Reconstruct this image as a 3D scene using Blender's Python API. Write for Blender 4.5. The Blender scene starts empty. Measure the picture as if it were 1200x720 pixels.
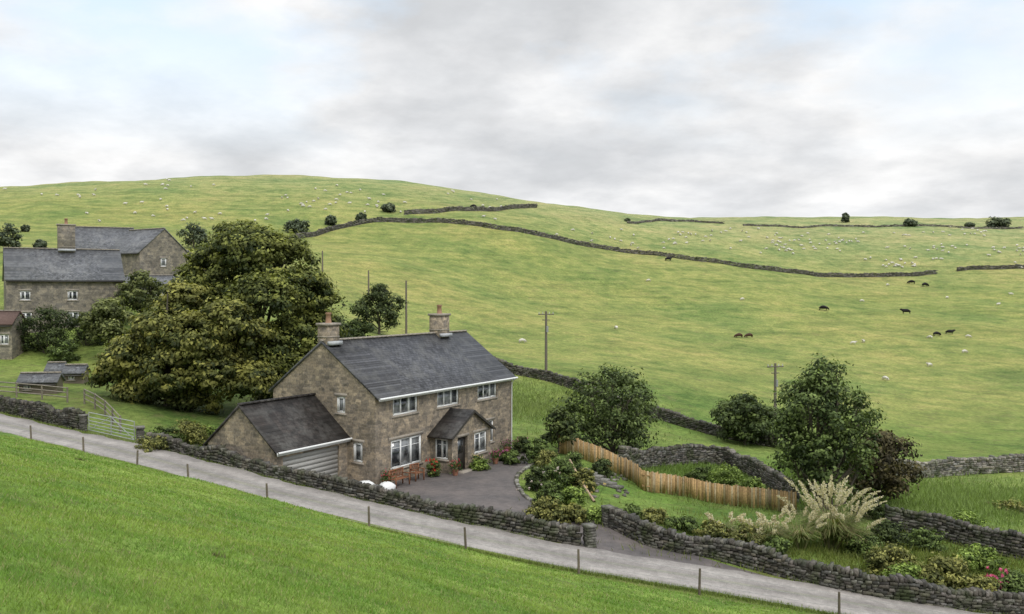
import bpy, math, random
import numpy as np
from mathutils import Vector, geometry
R=np.random.RandomState(7); random.seed(7)
F=1100.0; CZ=11.0
sc=bpy.context.scene
def W(px,py,d): return ((px-600)/F*d, d, CZ-(py-340)/F*d)
# ---------------------------------------------------------------- terrain
def fg(x,y): return (x,y,9.3-.247*y-.23*x)
ctrl=[fg(0,0),fg(-15,0),fg(15,0),fg(-12,14),fg(0,14),fg(10,14),fg(-25,28),fg(-10,28),fg(3,26),fg(-40,10),(22,20,-1),(35,5,2),
 (45,30,-3),(-35,50,4.6),(-50,35,9.5),(0,-18,13.5),(-14,-18,16),(10,-18,11.5)]
ctrl+=[W(0,497,57),W(150,531,50),W(322,578,43.5),W(440,606,41.3),W(640,650,39),W(860,685,37.5),W(1050,718,36),W(1200,745,35)]
ctrl+=[(-7.6,52,0),(0,65,0),(-4,54,0),(5,58,-.3),(5,48,-.2),(-12,49,.2),(-5,72,.3),(-17,60,1.0),(0,46,0)]
ctrl+=[W(250,490,66),W(150,480,63),W(50,450,74),W(70,400,90),W(0,415,86),W(150,345,105),W(0,470,64),W(200,300,145),W(0,290,180),W(100,262,250),
 W(-200,300,150),W(-200,420,80),W(-300,250,400)]
ctrl+=[W(1200,620,53),W(1200,545,76),W(1060,585,60),W(900,556,68),W(950,600,54),W(800,590,55),W(760,560,62),W(1000,505,100),W(1300,600,60),
 W(700,520,72),W(650,500,78),W(850,512,86),W(780,493,90)]
ctrl+=[W(1100,532,86),W(1100,450,150),W(1100,400,200),W(1100,365,250),W(1100,319,320),W(1200,312,325),W(1100,266,540),W(1350,320,320),W(1350,270,540),
 W(900,460,125),W(900,400,190),W(900,350,250),W(900,312,310),W(900,260,520),W(1000,322,315),
 W(620,472,95),W(700,440,115),W(700,400,160),W(700,350,230),W(700,289,310),W(700,253,470),W(800,301,310),
 W(500,440,95),W(476,392,140),W(420,340,175),W(400,300,215),W(350,276,260),W(310,209,420),W(200,217,430),W(100,226,440),W(0,237,450),
 W(430,213,430),W(520,227,450),W(580,237,460),W(640,246,470),W(470,257,295),W(600,264,300),W(600,340,220),W(1200,262,560),W(1000,261,540),W(400,430,95),W(330,400,105),W(300,330,150)]
# land falls away again behind the crests
for px in (-300,0,310,600,900,1200,1500):
    for d,dz in ((700,-25),(1300,-70),(2600,-120)):
        ctrl.append(((px-600)/F*d,d,45+dz))
ctrl=np.array(ctrl)
def uv(x,y): return x/(y+30.0), np.log(y+30.0)
cu,cv=uv(ctrl[:,0],ctrl[:,1]); n=len(ctrl)
def ker(r2): return .5*r2*np.log(r2+1e-12)
K=ker((cu[:,None]-cu)**2+(cv[:,None]-cv)**2)+np.eye(n)*2e-4
P=np.c_[np.ones(n),cu,cv]
A=np.zeros((n+3,n+3)); A[:n,:n]=K; A[:n,n:]=P; A[n:,:n]=P.T
sol=np.linalg.solve(A,np.r_[ctrl[:,2],0,0,0])
rd=np.array([(-90,100,6.5),(-60,78,4.6)]+[ (a,b,c) for a,b,c in (W(0,497,57),W(150,531,50),W(322,578,43.5),W(440,606,41.3),W(640,650,39),W(860,685,37.5),W(1050,718,36),W(1200,745,35))]+[(30,33.5,-2.7),(60,31,-4.5)])
RX=np.arange(-90,60.1,1.0); RY=np.interp(RX,rd[:,0],rd[:,1]); RZ=np.interp(RX,rd[:,0],rd[:,2])
g=np.exp(-np.linspace(-2,2,11)**2); g/=g.sum()
RY=np.convolve(np.pad(RY,5,'edge'),g,'valid'); RZ=np.convolve(np.pad(RZ,5,'edge'),g,'valid')
RS=np.gradient(RY,RX)
def sstep(t): t=np.clip(t,0,1); return t*t*(3-2*t)
ca,sa=.505,.863
def hloc(x,y):
    dx,dy=x+7.6,y-52
    return dx*ca+dy*sa, -dx*sa+dy*ca
def roadd(x,y):
    return (y-np.interp(x,RX,RY))/np.sqrt(1+np.interp(x,RX,RS)**2)
def h(x,y):
    x=np.asarray(x,float); y=np.asarray(y,float); shp=np.broadcast(x,y).shape
    x=np.broadcast_to(x,shp).ravel(); y=np.broadcast_to(y,shp).ravel()
    u,v=uv(x,y); z=np.empty(len(u))
    for i in range(0,len(u),40000):
        a,b=u[i:i+40000],v[i:i+40000]
        z[i:i+40000]=ker((a[:,None]-cu)**2+(b[:,None]-cv)**2)@sol[:n]+sol[n]+sol[n+1]*a+sol[n+2]*b
    far=sstep((y-110)/120)
    z=z+far*(.5*np.sin(x*.11+y*.045+1)*np.sin(y*.07+x*.02)+.22*np.sin(x*.31+1.3*np.sin(y*.1))*np.sin(y*.23+.6*np.sin(x*.13)))
    nr=1-sstep((y-50)/30)
    z=z+nr*(.06*np.sin(x*.9+np.sin(y*.7))*np.sin(y*.8+.5)+.03*np.sin(x*2.3+y)*np.sin(y*1.9-x*.6))
    s,t=hloc(x,y)
    d=np.hypot(np.maximum(np.maximum(-6.5-s,s-16),0),np.maximum(np.maximum(-5-t,t-8.5),0))
    w=1-sstep(d/4); z=z*(1-w)
    rdist=np.abs(roadd(x,y)); w=1-sstep((rdist-1.95)/2.2)
    z=z*(1-w)+(np.interp(x,RX,RZ)-.05)*w
    return z.reshape(shp)
def hz(x,y): return float(h(np.array([x]),np.array([y]))[0])
DD=np.exp(np.linspace(math.log(5),math.log(900),700))
def G(px,py):
    zz=h((px-600)/F*DD,DD); ray=CZ-(py-340)/F*DD
    k=np.where(ray<zz)[0]
    if len(k)==0: return None
    k=max(k[0],1); a=ray[k-1]-zz[k-1]; b=ray[k]-zz[k]; t=a/(a-b) if a!=b else 0
    d=DD[k-1]+t*(DD[k]-DD[k-1]); x=(px-600)/F*d
    return x,d,hz(x,d)
# ---------------------------------------------------------------- node helpers
def newmat(name,rough=.8,spec=.3):
    m=bpy.data.materials.new(name); m.use_nodes=True; nt=m.node_tree; b=nt.nodes['Principled BSDF']
    b.inputs['Roughness'].default_value=rough; b.inputs['Specular IOR Level'].default_value=spec
    return m,nt,b
def nd(nt,t,props=None,**inp):
    x=nt.nodes.new('ShaderNode'+t)
    for k,v in (props or {}).items(): setattr(x,k,v)
    for k,v in inp.items():
        k=k.replace('_',' ')
        s=x.inputs[int(k[1:])] if (k[0]=='i' and k[1:].isdigit()) else x.inputs[k]
        if isinstance(v,bpy.types.NodeSocket): nt.links.new(v,s)
        else: s.default_value=v
    return x
def c4(c): return (c[0],c[1],c[2],1)
def ramp(nt,fac,stops):
    r=nt.nodes.new('ShaderNodeValToRGB'); nt.links.new(fac,r.inputs[0]); e=r.color_ramp.elements
    while len(e)<len(stops): e.new(.5)
    for i,(p,c) in enumerate(stops):
        e[i].position=p; e[i].color=c4(c) if hasattr(c,'__len__') else (c,c,c,1)
    return r.outputs[0]
def mixc(nt,a,b,f,mode='MIX'):
    m=nt.nodes.new('ShaderNodeMix'); m.data_type='RGBA'; m.blend_type=mode
    for s,v in ((m.inputs[0],f),(m.inputs[6],a),(m.inputs[7],b)):
        if isinstance(v,bpy.types.NodeSocket): nt.links.new(v,s)
        else: s.default_value=v if not hasattr(v,'__len__') else c4(v)
    return m.outputs[2]
def mth(nt,op,a,b=0.0):
    m=nt.nodes.new('ShaderNodeMath'); m.operation=op
    for s,v in ((m.inputs[0],a),(m.inputs[1],b)):
        if isinstance(v,bpy.types.NodeSocket): nt.links.new(v,s)
        else: s.default_value=v
    return m.outputs[0]
def bump(nt,b,hgt,strength,dist):
    x=nd(nt,'Bump',Strength=strength,Distance=dist,Height=hgt); nt.links.new(x.outputs[0],b.inputs['Normal'])
def noise(nt,vec,scale,detail=4,rough=.55):
    return nd(nt,'TexNoise',Vector=vec,Scale=scale,Detail=detail,Roughness=rough).outputs[0]
# ---------------------------------------------------------------- materials
def m_grass():
    m,nt,b=newmat('grass_field',.9,.12)
    pos=nd(nt,'NewGeometry').outputs['Position']; col=nd(nt,'Attribute',{'attribute_name':'Col'}).outputs['Color']
    n1=noise(nt,pos,.035,6,.62); n2=noise(nt,pos,.28,5,.65); n3=noise(nt,pos,2.0,4,.7); n4=noise(nt,pos,14,2,.7)
    c=mixc(nt,col,ramp(nt,n1,[(.34,(.66,.80,.76)),(.5,(1,1,1)),(.66,(1.2,1.06,1.15))]),1,'MULTIPLY')
    c=mixc(nt,c,ramp(nt,n2,[(.33,(.66,.75,.72)),(.52,(1,1,1)),(.68,(1.2,1.12,1.25))]),1,'MULTIPLY')
    c=mixc(nt,c,ramp(nt,n3,[(.3,.56),(.5,1.),(.72,1.36)]),1,'MULTIPLY')
    c=mixc(nt,c,ramp(nt,n4,[(.25,.6),(.5,1.),(.75,1.35)]),1,'MULTIPLY')
    # sheep-track terracettes follow the contours of the hill
    mp=nd(nt,'Mapping',Vector=pos,Scale=(.035,.035,.9)); n6=noise(nt,mp.outputs[0],1.0,5,.7)
    c=mixc(nt,c,ramp(nt,n6,[(.36,(.74,.78,.76)),(.5,(1,1,1)),(.64,(1.12,1.07,1.1))]),1,'MULTIPLY')
    mp=nd(nt,'Mapping',Vector=pos,Scale=(.3,.3,1.8)); n5=noise(nt,mp.outputs[0],1.0,6,.9)
    f=ramp(nt,n5,[(.53,0.),(.63,.55)]); c=mixc(nt,c,(.17,.155,.07),f)
    nt.links.new(c,b.inputs['Base Color'])
    bump(nt,b,mth(nt,'ADD',n3,n4),.6,.14); return m
def m_col(name,rough=.85,var=.35,scale=12,bmp=.3,bd=.02,spec=.3,lichen=False):
    m,nt,b=newmat(name,rough,spec)
    pos=nd(nt,'TexCoord').outputs['Object']; col=nd(nt,'Attribute',{'attribute_name':'Col'}).outputs['Color']
    n1=noise(nt,pos,scale,5,.65)
    c=mixc(nt,col,ramp(nt,n1,[(.3,1-var),(.7,1+var)]),1,'MULTIPLY')
    if lichen:
        n2=noise(nt,pos,5.5,5,.7); c=mixc(nt,c,(.36,.36,.32),ramp(nt,n2,[(.58,0.),(.66,.5)]))
        n3=noise(nt,pos,1.1,4,.6); c=mixc(nt,c,(.045,.06,.02),ramp(nt,n3,[(.50,0.),(.66,.75)]))
    nt.links.new(c,b.inputs['Base Color']); bump(nt,b,n1,bmp,bd); return m
def m_leaf(name,tr=.25):
    m,nt,b=newmat(name,.6,.25)
    col=nd(nt,'Attribute',{'attribute_name':'Col'}).outputs['Color']
    nt.links.new(col,b.inputs['Base Color'])
    t=nd(nt,'BsdfTranslucent',Color=mixc(nt,col,(1.2,1.3,.6),1,'MULTIPLY'))
    mx=nd(nt,'MixShader',i0=tr,i1=b.outputs[0],i2=t.outputs[0])
    nt.links.new(mx.outputs[0],nt.nodes['Material Output'].inputs[0]); return m
def uvz(nt,vs=1.0):
    tc=nd(nt,'TexCoord'); o=nd(nt,'SeparateXYZ',Vector=tc.outputs['Object']); nn=nd(nt,'SeparateXYZ',Vector=tc.outputs['Normal'])
    f=mth(nt,'GREATER_THAN',mth(nt,'ABSOLUTE',nn.outputs[0]),.5)
    u=mth(nt,'ADD',mth(nt,'MULTIPLY',o.outputs[0],mth(nt,'SUBTRACT',1.0,f)),mth(nt,'MULTIPLY',o.outputs[1],f))
    c=nd(nt,'CombineXYZ',X=u,Y=mth(nt,'MULTIPLY',o.outputs[2],vs),Z=0.0)
    return c.outputs[0],tc.outputs['Object']
def m_stone(name,c1,c2,mort,bw=.42,rh=.17,warp=.07):
    m,nt,b=newmat(name,.9,.2)
    v,o=uvz(nt)
    nz=nd(nt,'TexNoise',Vector=v,Scale=2.2,Detail=3)
    off=nd(nt,'VectorMath',{'operation':'SCALE'},i0=nz.outputs[1],Scale=warp*2)
    vv=nd(nt,'VectorMath',{'operation':'ADD'},i0=v,i1=off.outputs[0]).outputs[0]
    br=nd(nt,'TexBrick',{'offset':.5,'squash':.7,'squash_frequency':3},Vector=vv,Color1=c4(c1),Color2=c4(c2),Mortar=c4(mort),Scale=1.0)
    br.inputs['Brick Width'].default_value=bw; br.inputs['Row Height'].default_value=rh; br.inputs['Mortar Size'].default_value=.014; br.inputs['Mortar Smooth'].default_value=.3; br.inputs['Bias'].default_value=0
    n1=noise(nt,o,9,5,.7); n2=noise(nt,o,.7,4,.6)
    vo=nd(nt,'TexVoronoi',Vector=v,Scale=3.2)
    c=mixc(nt,br.outputs[0],ramp(nt,vo.outputs['Color'],[(.1,(.66,.68,.72)),(.9,(1.3,1.25,1.15))]),.85,'MULTIPLY')
    c=mixc(nt,c,ramp(nt,n1,[(.3,.65),(.7,1.35)]),1,'MULTIPLY')
    c=mixc(nt,c,ramp(nt,n2,[(.35,(.75,.74,.72)),(.65,(1.15,1.13,1.08))]),1,'MULTIPLY')
    nt.links.new(c,b.inputs['Base Color'])
    bump(nt,b,mth(nt,'SUBTRACT',mth(nt,'MULTIPLY',n1,.6),br.outputs[1]),.7,.03); return m
def m_slate(name,c1,c2,patch,pf=.4,bw=.3,rh=.19,rough=.45):
    m,nt,b=newmat(name,rough,.4)
    v,o=uvz(nt,1.6)
    br=nd(nt,'TexBrick',{'offset':.5},Vector=v,Color1=c4(c1),Color2=c4(c2),Mortar=c4([a*.3 for a in c1]),Scale=1.0)
    br.inputs['Brick Width'].default_value=bw; br.inputs['Row Height'].default_value=rh; br.inputs['Mortar Size'].default_value=.014; br.inputs['Mortar Smooth'].default_value=.4
    n1=noise(nt,o,3.5,6,.75); n2=noise(nt,o,.8,6,.72)
    vo=nd(nt,'TexVoronoi',Vector=v,Scale=4.5)
    c=mixc(nt,br.outputs[0],ramp(nt,n1,[(.3,.55),(.7,1.5)]),1,'MULTIPLY')
    c=mixc(nt,c,ramp(nt,vo.outputs['Color'],[(.1,.65),(.9,1.4)]),1,'MULTIPLY')
    c=mixc(nt,c,patch,ramp(nt,n2,[(.47,0.),(.64,pf)]))
    nt.links.new(c,b.inputs['Base Color'])
    nt.links.new(ramp(nt,n1,[(.3,rough-.12),(.7,rough+.25)]),b.inputs['Roughness'])
    bump(nt,b,mth(nt,'SUBTRACT',n1,br.outputs[1]),.5,.03); return m
def m_road(name,c1,c2,tracks=False):
    m,nt,b=newmat(name,.75,.35)
    pos=nd(nt,'NewGeometry').outputs['Position']
    n1=noise(nt,pos,.5,6,.65); n2=noise(nt,pos,25,4,.7); n3=noise(nt,pos,3,5,.7)
    c=mixc(nt,c1,c2,ramp(nt,n1,[(.35,0.),(.65,1.)]))
    c=mixc(nt,c,ramp(nt,n2,[(.25,.6),(.75,1.35)]),1,'MULTIPLY')
    c=mixc(nt,c,ramp(nt,n3,[(.3,.74),(.7,1.18)]),1,'MULTIPLY')
    if tracks:
        a=nd(nt,'Attribute',{'attribute_name':'Col'}).outputs['Color']; c=mixc(nt,c,a,1,'MULTIPLY')
    nt.links.new(c,b.inputs['Base Color']); bump(nt,b,n2,.3,.01); return m
def m_plain(name,c,rough=.5,spec=.4,var=.12,scale=6,metal=0):
    m,nt,b=newmat(name,rough,spec); o=nd(nt,'TexCoord').outputs['Object']
    nt.links.new(mixc(nt,c,ramp(nt,noise(nt,o,scale,4,.6),[(.3,1-var),(.7,1+var)]),1,'MULTIPLY'),b.inputs['Base Color'])
    b.inputs['Metallic'].default_value=metal; return m
GRASS=m_grass(); BLADE=m_leaf('grass_blades',.3); LEAF=m_leaf('foliage'); BARK=m_col('bark',.9,.4,14,.8,.05)
DRY=m_col('drystone',.92,.45,9,.8,.04,.2,True); WOOD=m_col('timber',.75,.3,9,.3,.01); FLEECE=m_col('fleece',.95,.15,20,.4,.03); HIDE=m_col('hide',.7,.2,6,.1,.01)
STONE=m_stone('house_stone',(.39,.325,.255),(.205,.178,.145),(.32,.28,.235))
STONE2=m_stone('farm_stone',(.30,.27,.225),(.18,.166,.145),(.25,.23,.20),.55,.22)
SLATE=m_slate('slate_roof',(.085,.086,.094),(.052,.053,.060),(.15,.148,.14),.6,.3,.19,.55)
MOSSY=m_slate('stone_slate_mossy',(.044,.036,.032),(.026,.023,.021),(.13,.125,.115),.6,.4,.26,.6)
SLATE2=m_slate('farm_slate',(.145,.148,.155),(.105,.11,.118),(.25,.25,.24),.5,.3,.19,.55)
WHITE=m_plain('white_paint',(.80,.80,.78),.4,.5,.05); GREYW=m_plain('garage_door_paint',(.42,.41,.38),.5,.4,.06)
RENDER=m_plain('render_wall',(.50,.49,.47),.8); LINTEL=m_plain('gritstone_dressing',(.34,.30,.25),.85,.2,.2,9)
POT=m_plain('clay_pot',(.34,.20,.13),.8); LEAD=m_plain('lead',(.45,.46,.47),.5); DARKM=m_plain('dark_door',(.05,.045,.04),.5)
GALV=m_plain('galvanised_steel',(.5,.51,.52),.45,.5,.15,9,.6); RUST=m_plain('rusty_sheet_roof',(.13,.085,.07),.8,.2,.3,9)
def m_glass():
    m,nt,b=newmat('window_glass',.05,.8); o=nd(nt,'TexCoord').outputs['Object']
    nt.links.new(ramp(nt,noise(nt,o,1.3,2,.5),[(.42,(.02,.024,.028)),(.60,(.22,.23,.23))]),b.inputs['Base Color']); return m  # pale noise patches in the base colour imitate sky reflected in the panes
GLASS=m_glass()
ROADM=m_road('lane_tarmac',(.36,.33,.30),(.27,.245,.225),True); DRIVE=m_road('driveway_tarmac',(.165,.14,.128),(.105,.094,.09))
# ---------------------------------------------------------------- mesh builder
class MB:
    def __init__(s): s.V=[];s.Fc=[];s.M=[];s.C=[];s.n=0
    def add(s,V,Fa,mat=0,col=(1,1,1)):
        V=np.asarray(V,float).reshape(-1,3); Fa=np.asarray(Fa,int)
        s.V.append(V); s.Fc.append(Fa+s.n); s.M.append(np.full(len(Fa),mat)); s.C.append(np.broadcast_to(np.asarray(col,float),(len(V),3))); s.n+=len(V)
    def obj(s,name,mats,parent=None,smooth=False,loc=(0,0,0),rot=0):
        V=np.concatenate(s.V); C=np.concatenate(s.C); C=np.c_[C,np.ones(len(C))]
        me=bpy.data.meshes.new(name); me.vertices.add(len(V)); me.vertices.foreach_set('co',V.ravel())
        lv=np.concatenate([f.ravel() for f in s.Fc]); ln=np.concatenate([np.full(len(f),f.shape[1]) for f in s.Fc])
        me.loops.add(len(lv)); me.loops.foreach_set('vertex_index',lv.astype(np.int32))
        me.polygons.add(len(ln)); me.polygons.foreach_set('loop_start',np.r_[0,np.cumsum(ln)[:-1]].astype(np.int32))
        me.polygons.foreach_set('material_index',np.concatenate(s.M).astype(np.int32))
        if smooth: me.polygons.foreach_set('use_smooth',np.ones(len(ln),bool))
        at=me.color_attributes.new('Col','FLOAT_COLOR','POINT'); at.data.foreach_set('color',C.astype(np.float32).ravel())
        me.update(calc_edges=True); me.validate()
        for m in mats: me.materials.append(m)
        o=bpy.data.objects.new(name,me); sc.collection.objects.link(o); o.location=loc; o.rotation_euler=(0,0,rot)
        if parent: o.parent=parent
        return o
def empty(name,loc=(0,0,0),rot=0):
    e=bpy.data.objects.new(name,None); sc.collection.objects.link(e); e.location=loc; e.rotation_euler=(0,0,rot); e.empty_display_size=.5; return e
BV=np.array([[-1,-1,-1],[1,-1,-1],[1,1,-1],[-1,1,-1],[-1,-1,1],[1,-1,1],[1,1,1],[-1,1,1]])*.5
BF=np.array([[3,2,1,0],[4,5,6,7],[0,1,5,4],[1,2,6,5],[2,3,7,6],[3,0,4,7]])
def boxes(mb,C,D,yaw=0,col=(1,1,1),jit=0,mat=0,tilt=0):
    C=np.atleast_2d(np.asarray(C,float)); k=len(C); D=np.broadcast_to(np.asarray(D,float),(k,3)); yaw=np.broadcast_to(yaw,(k,)); tilt=np.broadcast_to(tilt,(k,))
    col=np.broadcast_to(np.asarray(col,float),(k,3))
    v=BV[None]*D[:,None]
    if jit: v=v+(R.rand(k,8,3)-.5)*jit*D[:,None]
    ct,st=np.cos(tilt)[:,None],np.sin(tilt)[:,None]
    x=v[...,0]*ct+v[...,2]*st; z=-v[...,0]*st+v[...,2]*ct; y=v[...,1]
    c,s_=np.cos(yaw)[:,None],np.sin(yaw)[:,None]
    v=np.stack([x*c-y*s_,x*s_+y*c,z],-1)+C[:,None]
    mb.add(v.reshape(-1,3),(BF[None]+8*np.arange(k)[:,None,None]).reshape(-1,4),mat,np.repeat(col,8,0))
def bx(mb,a,b,mat=0,col=(1,1,1)):
    a,b=np.array(a,float),np.array(b,float); boxes(mb,(a+b)/2,np.abs(b-a),0,col,0,mat)
def tube(mb,pts,rad,seg=6,mat=0,col=(1,1,1)):
    pts=np.asarray(pts,float); k=len(pts); rad=np.broadcast_to(rad,(k,)); T=np.gradient(pts,axis=0); T/=np.linalg.norm(T,axis=1)[:,None]+1e-9
    a=np.where(np.abs(T[:,2:3])>.9,np.array([[1.,0,0]]),np.array([[0,0,1.]])); A_=np.cross(T,a); A_/=np.linalg.norm(A_,axis=1)[:,None]; B_=np.cross(T,A_)
    th=np.arange(seg)*2*math.pi/seg
    V=pts[:,None]+rad[:,None,None]*(A_[:,None]*np.cos(th)[None,:,None]+B_[:,None]*np.sin(th)[None,:,None])
    i=np.arange(k-1)[:,None]*seg; j=np.arange(seg)[None]; j2=(j+1)%seg
    Fq=np.stack([i+j,i+j2,i+seg+j2,i+seg+j],-1).reshape(-1,4)
    mb.add(V.reshape(-1,3),Fq,mat,col)
    mb.add(V[-1],np.array([[0,q,q+1] for q in range(1,seg-1)]),mat,col)
# ---------------------------------------------------------------- ground sheet
NU,NV=620,760
vv=np.linspace(math.log(12),math.log(2600),NV); uu=np.linspace(-1.5,1.5,NU)
U,V_=np.meshgrid(uu,vv); Y=np.exp(V_)-30; X=U*(Y+30)
Z=h(X,Y)
s_,t_=hloc(X,Y); rdd=roadd(X,Y)
Cg=np.zeros(X.shape+(3,)); hill=np.array((.270,.30,.085)); fgc=np.array((.20,.295,.058)); gard=np.array((.175,.245,.055)); farhaze=np.array((.325,.35,.145))
w=sstep((Y-85)/60)[...,None]; Cg=(gard*(1-w)+hill*w); w=sstep((Y-260)/160)[...,None]; Cg=Cg*(1-w)+farhaze*w  # far slopes blend to a paler tone that paints in distance haze
w=(rdd<0)[...,None]*1.; Cg=Cg*(1-w)+fgc*w
w=((np.abs(rdd)<2.6))[...,None]*.5; Cg=Cg*(1-w)+np.array((.17,.17,.06))*w
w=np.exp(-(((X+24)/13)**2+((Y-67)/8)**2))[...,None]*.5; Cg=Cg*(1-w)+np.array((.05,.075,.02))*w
w=np.exp(-(((X-28)/12)**2+((Y-62)/11)**2))[...,None]*.8; Cg=Cg*(1-w)+np.array((.24,.31,.09))*w
w=np.exp(-(((X-8)/5)**2+((Y-54)/4)**2))[...,None]*.8; Cg=Cg*(1-w)+np.array((.19,.29,.055))*w
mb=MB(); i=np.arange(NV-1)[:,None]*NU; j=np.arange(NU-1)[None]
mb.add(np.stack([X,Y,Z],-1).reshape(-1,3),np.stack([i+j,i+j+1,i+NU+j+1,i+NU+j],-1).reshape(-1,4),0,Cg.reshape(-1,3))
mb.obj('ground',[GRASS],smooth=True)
# ---------------------------------------------------------------- lane
xs=np.arange(-88,58,.4); yc=np.interp(xs,RX,RY); zc=np.interp(xs,RX,RZ); sl=np.interp(xs,RX,RS); nrm=np.stack([-sl,np.ones_like(sl)],-1)/np.sqrt(1+sl**2)[:,None]
offs=np.linspace(-1,1,15); hw=1.75+.10*np.interp(xs,np.arange(-88,60,.9),R.randn(165))
V=[];C=[]
for k,o in enumerate(offs):
    q=hw*o+(.0 if abs(o)<1 else .05*R.randn(len(xs)))
    V.append(np.stack([xs+nrm[:,0]*q,yc+nrm[:,1]*q,zc+.015-.03*o*o],-1))
    tr=1.12*math.exp(-((abs(o)-.5)/.22)**2)+.80*(1-math.exp(-((abs(o)-.5)/.22)**2)); C.append(np.full((len(xs),3),tr)*(np.array((.95,1,.85)) if abs(o)<.12 else 1))
mb=MB(); m_=len(xs); i=np.arange(14)[:,None]*m_; j=np.arange(m_-1)[None]
mb.add(np.concatenate(V),np.stack([i+j,i+j+1,i+m_+j+1,i+m_+j],-1).reshape(-1,4),0,np.concatenate(C)); mb.obj('lane_road',[ROADM],smooth=True)
def drape(name,poly,mat,lift,step=.5):
    poly=np.array(poly); q=[]
    for a,b in zip(poly,np.roll(poly,-1,0)):
        k=max(1,int(np.hypot(*(b-a))/step)); q+= [a+(b-a)*t/k for t in range(k)]
    nb=len(q); ed=[(i,(i+1)%nb) for i in range(nb)]
    x0,y0=poly.min(0); x1,y1=poly.max(0)
    gx,gy=np.meshgrid(np.arange(x0,x1,step),np.arange(y0,y1,step)); pts=[Vector(p) for p in q]+[Vector((a,b)) for a,b in zip(gx.ravel()+.01,gy.ravel()+.013)]
    r=geometry.delaunay_2d_cdt(pts,ed,[list(range(nb))],2,1e-5)
    vs=np.array([tuple(v) for v in r[0]]); fs=[f for f in r[2] if len(f)==3]
    z=h(vs[:,0],vs[:,1])+lift; mb=MB(); mb.add(np.c_[vs,z],np.array(fs)); return mb.obj(name,[mat],smooth=True)
def offs_road(x,o):
    s=float(np.interp(x,RX,RS)); c=math.sqrt(1+s*s); return (x-s/c*o, float(np.interp(x,RX,RY))+o/c)
def H(s,t): return (-7.6+ca*s-sa*t, 52+sa*s+ca*t)
def spline(pts,step=.5):
    p=np.array(pts,float); p=np.vstack([2*p[0]-p[1],p,2*p[-1]-p[-2]]); out=[]
    for i in range(1,len(p)-2):
        k=max(2,int(np.linalg.norm(p[i+1]-p[i])/step))
        for t in np.arange(k)/k:
            out.append(.5*((2*p[i])+(-p[i-1]+p[i+1])*t+(2*p[i-1]-5*p[i]+4*p[i+1]-p[i+2])*t*t+(-p[i-1]+3*p[i]-3*p[i+1]+p[i+2])*t**3))
    out.append(p[-2]); return np.array(out)
W2S=(4.75,44.2)
kerb=spline([G(625,545)[:2],G(606,560)[:2],G(612,580)[:2],G(640,600)[:2],G(680,611)[:2],(W2S[0]-.3,W2S[1]+.3)],.5)
poly=[offs_road(10.6,1.72),offs_road(6,1.72),offs_road(2.0,1.72)]+[offs_road(x,2.6) for x in (1.,-2,-5,-8,-10.5)]+[H(-5.8,1.9),H(-.1,1.9),H(0,-.02),H(16,-.02)]+[tuple(p) for p in kerb]+[(5.0,43.9),(6.0,42.7),(8.2,41.0)]
drape('driveway',poly,DRIVE,.035)
# ---------------------------------------------------------------- dry stone walls
def resamp(pts,step):
    pts=np.array(pts,float)[:,:2]; sg=np.r_[0,np.cumsum(np.hypot(*np.diff(pts,axis=0).T))]; s=np.arange(0,sg[-1],step)
    return np.c_[np.interp(s,sg,pts[:,0]),np.interp(s,sg,pts[:,1])],sg[-1],sg,pts
def stone_wall(name,pts,height,thick=.5,sl=.32,sh=.14,cope=.22,dark=1.0,base=0):
    pts=[tuple(p)[:2] for p in pts]
    pts=spline(pts,1.0) if len(pts)>2 else np.array(pts)
    _,L,sg,pp=resamp(pts,1); mb=MB(); nC=max(1,int(round(height/sh)))
    def at(s):
        x=np.interp(s,sg,pp[:,0]); y=np.interp(s,sg,pp[:,1]); x2=np.interp(s+.3,sg,pp[:,0]); y2=np.interp(s+.3,sg,pp[:,1]); x1=np.interp(s-.3,sg,pp[:,0]); y1=np.interp(s-.3,sg,pp[:,1])
        return x,y,np.arctan2(y2-y1,x2-x1)
    sgz=np.arange(0,L+1,.5); gx,gy,_y=at(sgz); gz=h(gx,gy)+base
    wob=.09*np.interp(sgz,np.arange(0,L+3,1.5),R.randn(len(np.arange(0,L+3,1.5))))
    for k in range(-1,nC+(1 if cope else 0)):
        top=(k==nC); ll=sl*.5 if top else sl
        s=np.cumsum(ll*(.6+.8*R.rand(int(L/ll*1.05)+2))); s=s[s<L]
        if len(s)<1: continue
        d=np.diff(np.r_[0,s]); c=s-d/2; x,y,yaw=at(c); g=np.interp(c,sgz,gz); wb=np.interp(c,sgz,wob)
        hgt=(cope*(.6+.8*R.rand(len(s)))) if top else np.full(len(s),sh*1.02)
        z=g+wb*max(k,0)/nC+(k*sh+hgt/2)
        th=thick*(1-.28*max(k,0)/nC)*(.88+.24*R.rand(len(s)))
        br=(.09+.21*R.rand(len(s))**1.4)*dark*(1.15 if top else 1); col=np.stack([br*(1.02+.12*R.rand(len(s))),br,br*(.78+.15*R.rand(len(s)))],-1)
        off=(R.rand(len(s))-.5)*.05; x=x-np.sin(yaw)*off; y=y+np.cos(yaw)*off
        boxes(mb,np.c_[x,y,z],np.c_[d*.97,th,hgt*.97],yaw+(R.rand(len(s))-.5)*.12,col,.22,0,(R.rand(len(s))-.5)*(.5 if top else .08))
    return mb.obj(name,[DRY])
stone_wall('drystone_wall',[offs_road(x,2.2) for x in np.arange(-21.6,2.6,1.5)]+[offs_road(2.6,2.2)],.62,.45,.3,.12,.19,.55)
w2=[W2S,(5.6,43.0),G(770,643),G(820,652),G(860,661),G(930,680),G(1000,697),G(1080,710),G(1200,725),G(1290,738)]
stone_wall('drystone_wall',w2,.74,.5,.3,.12,.2,.55)
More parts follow.
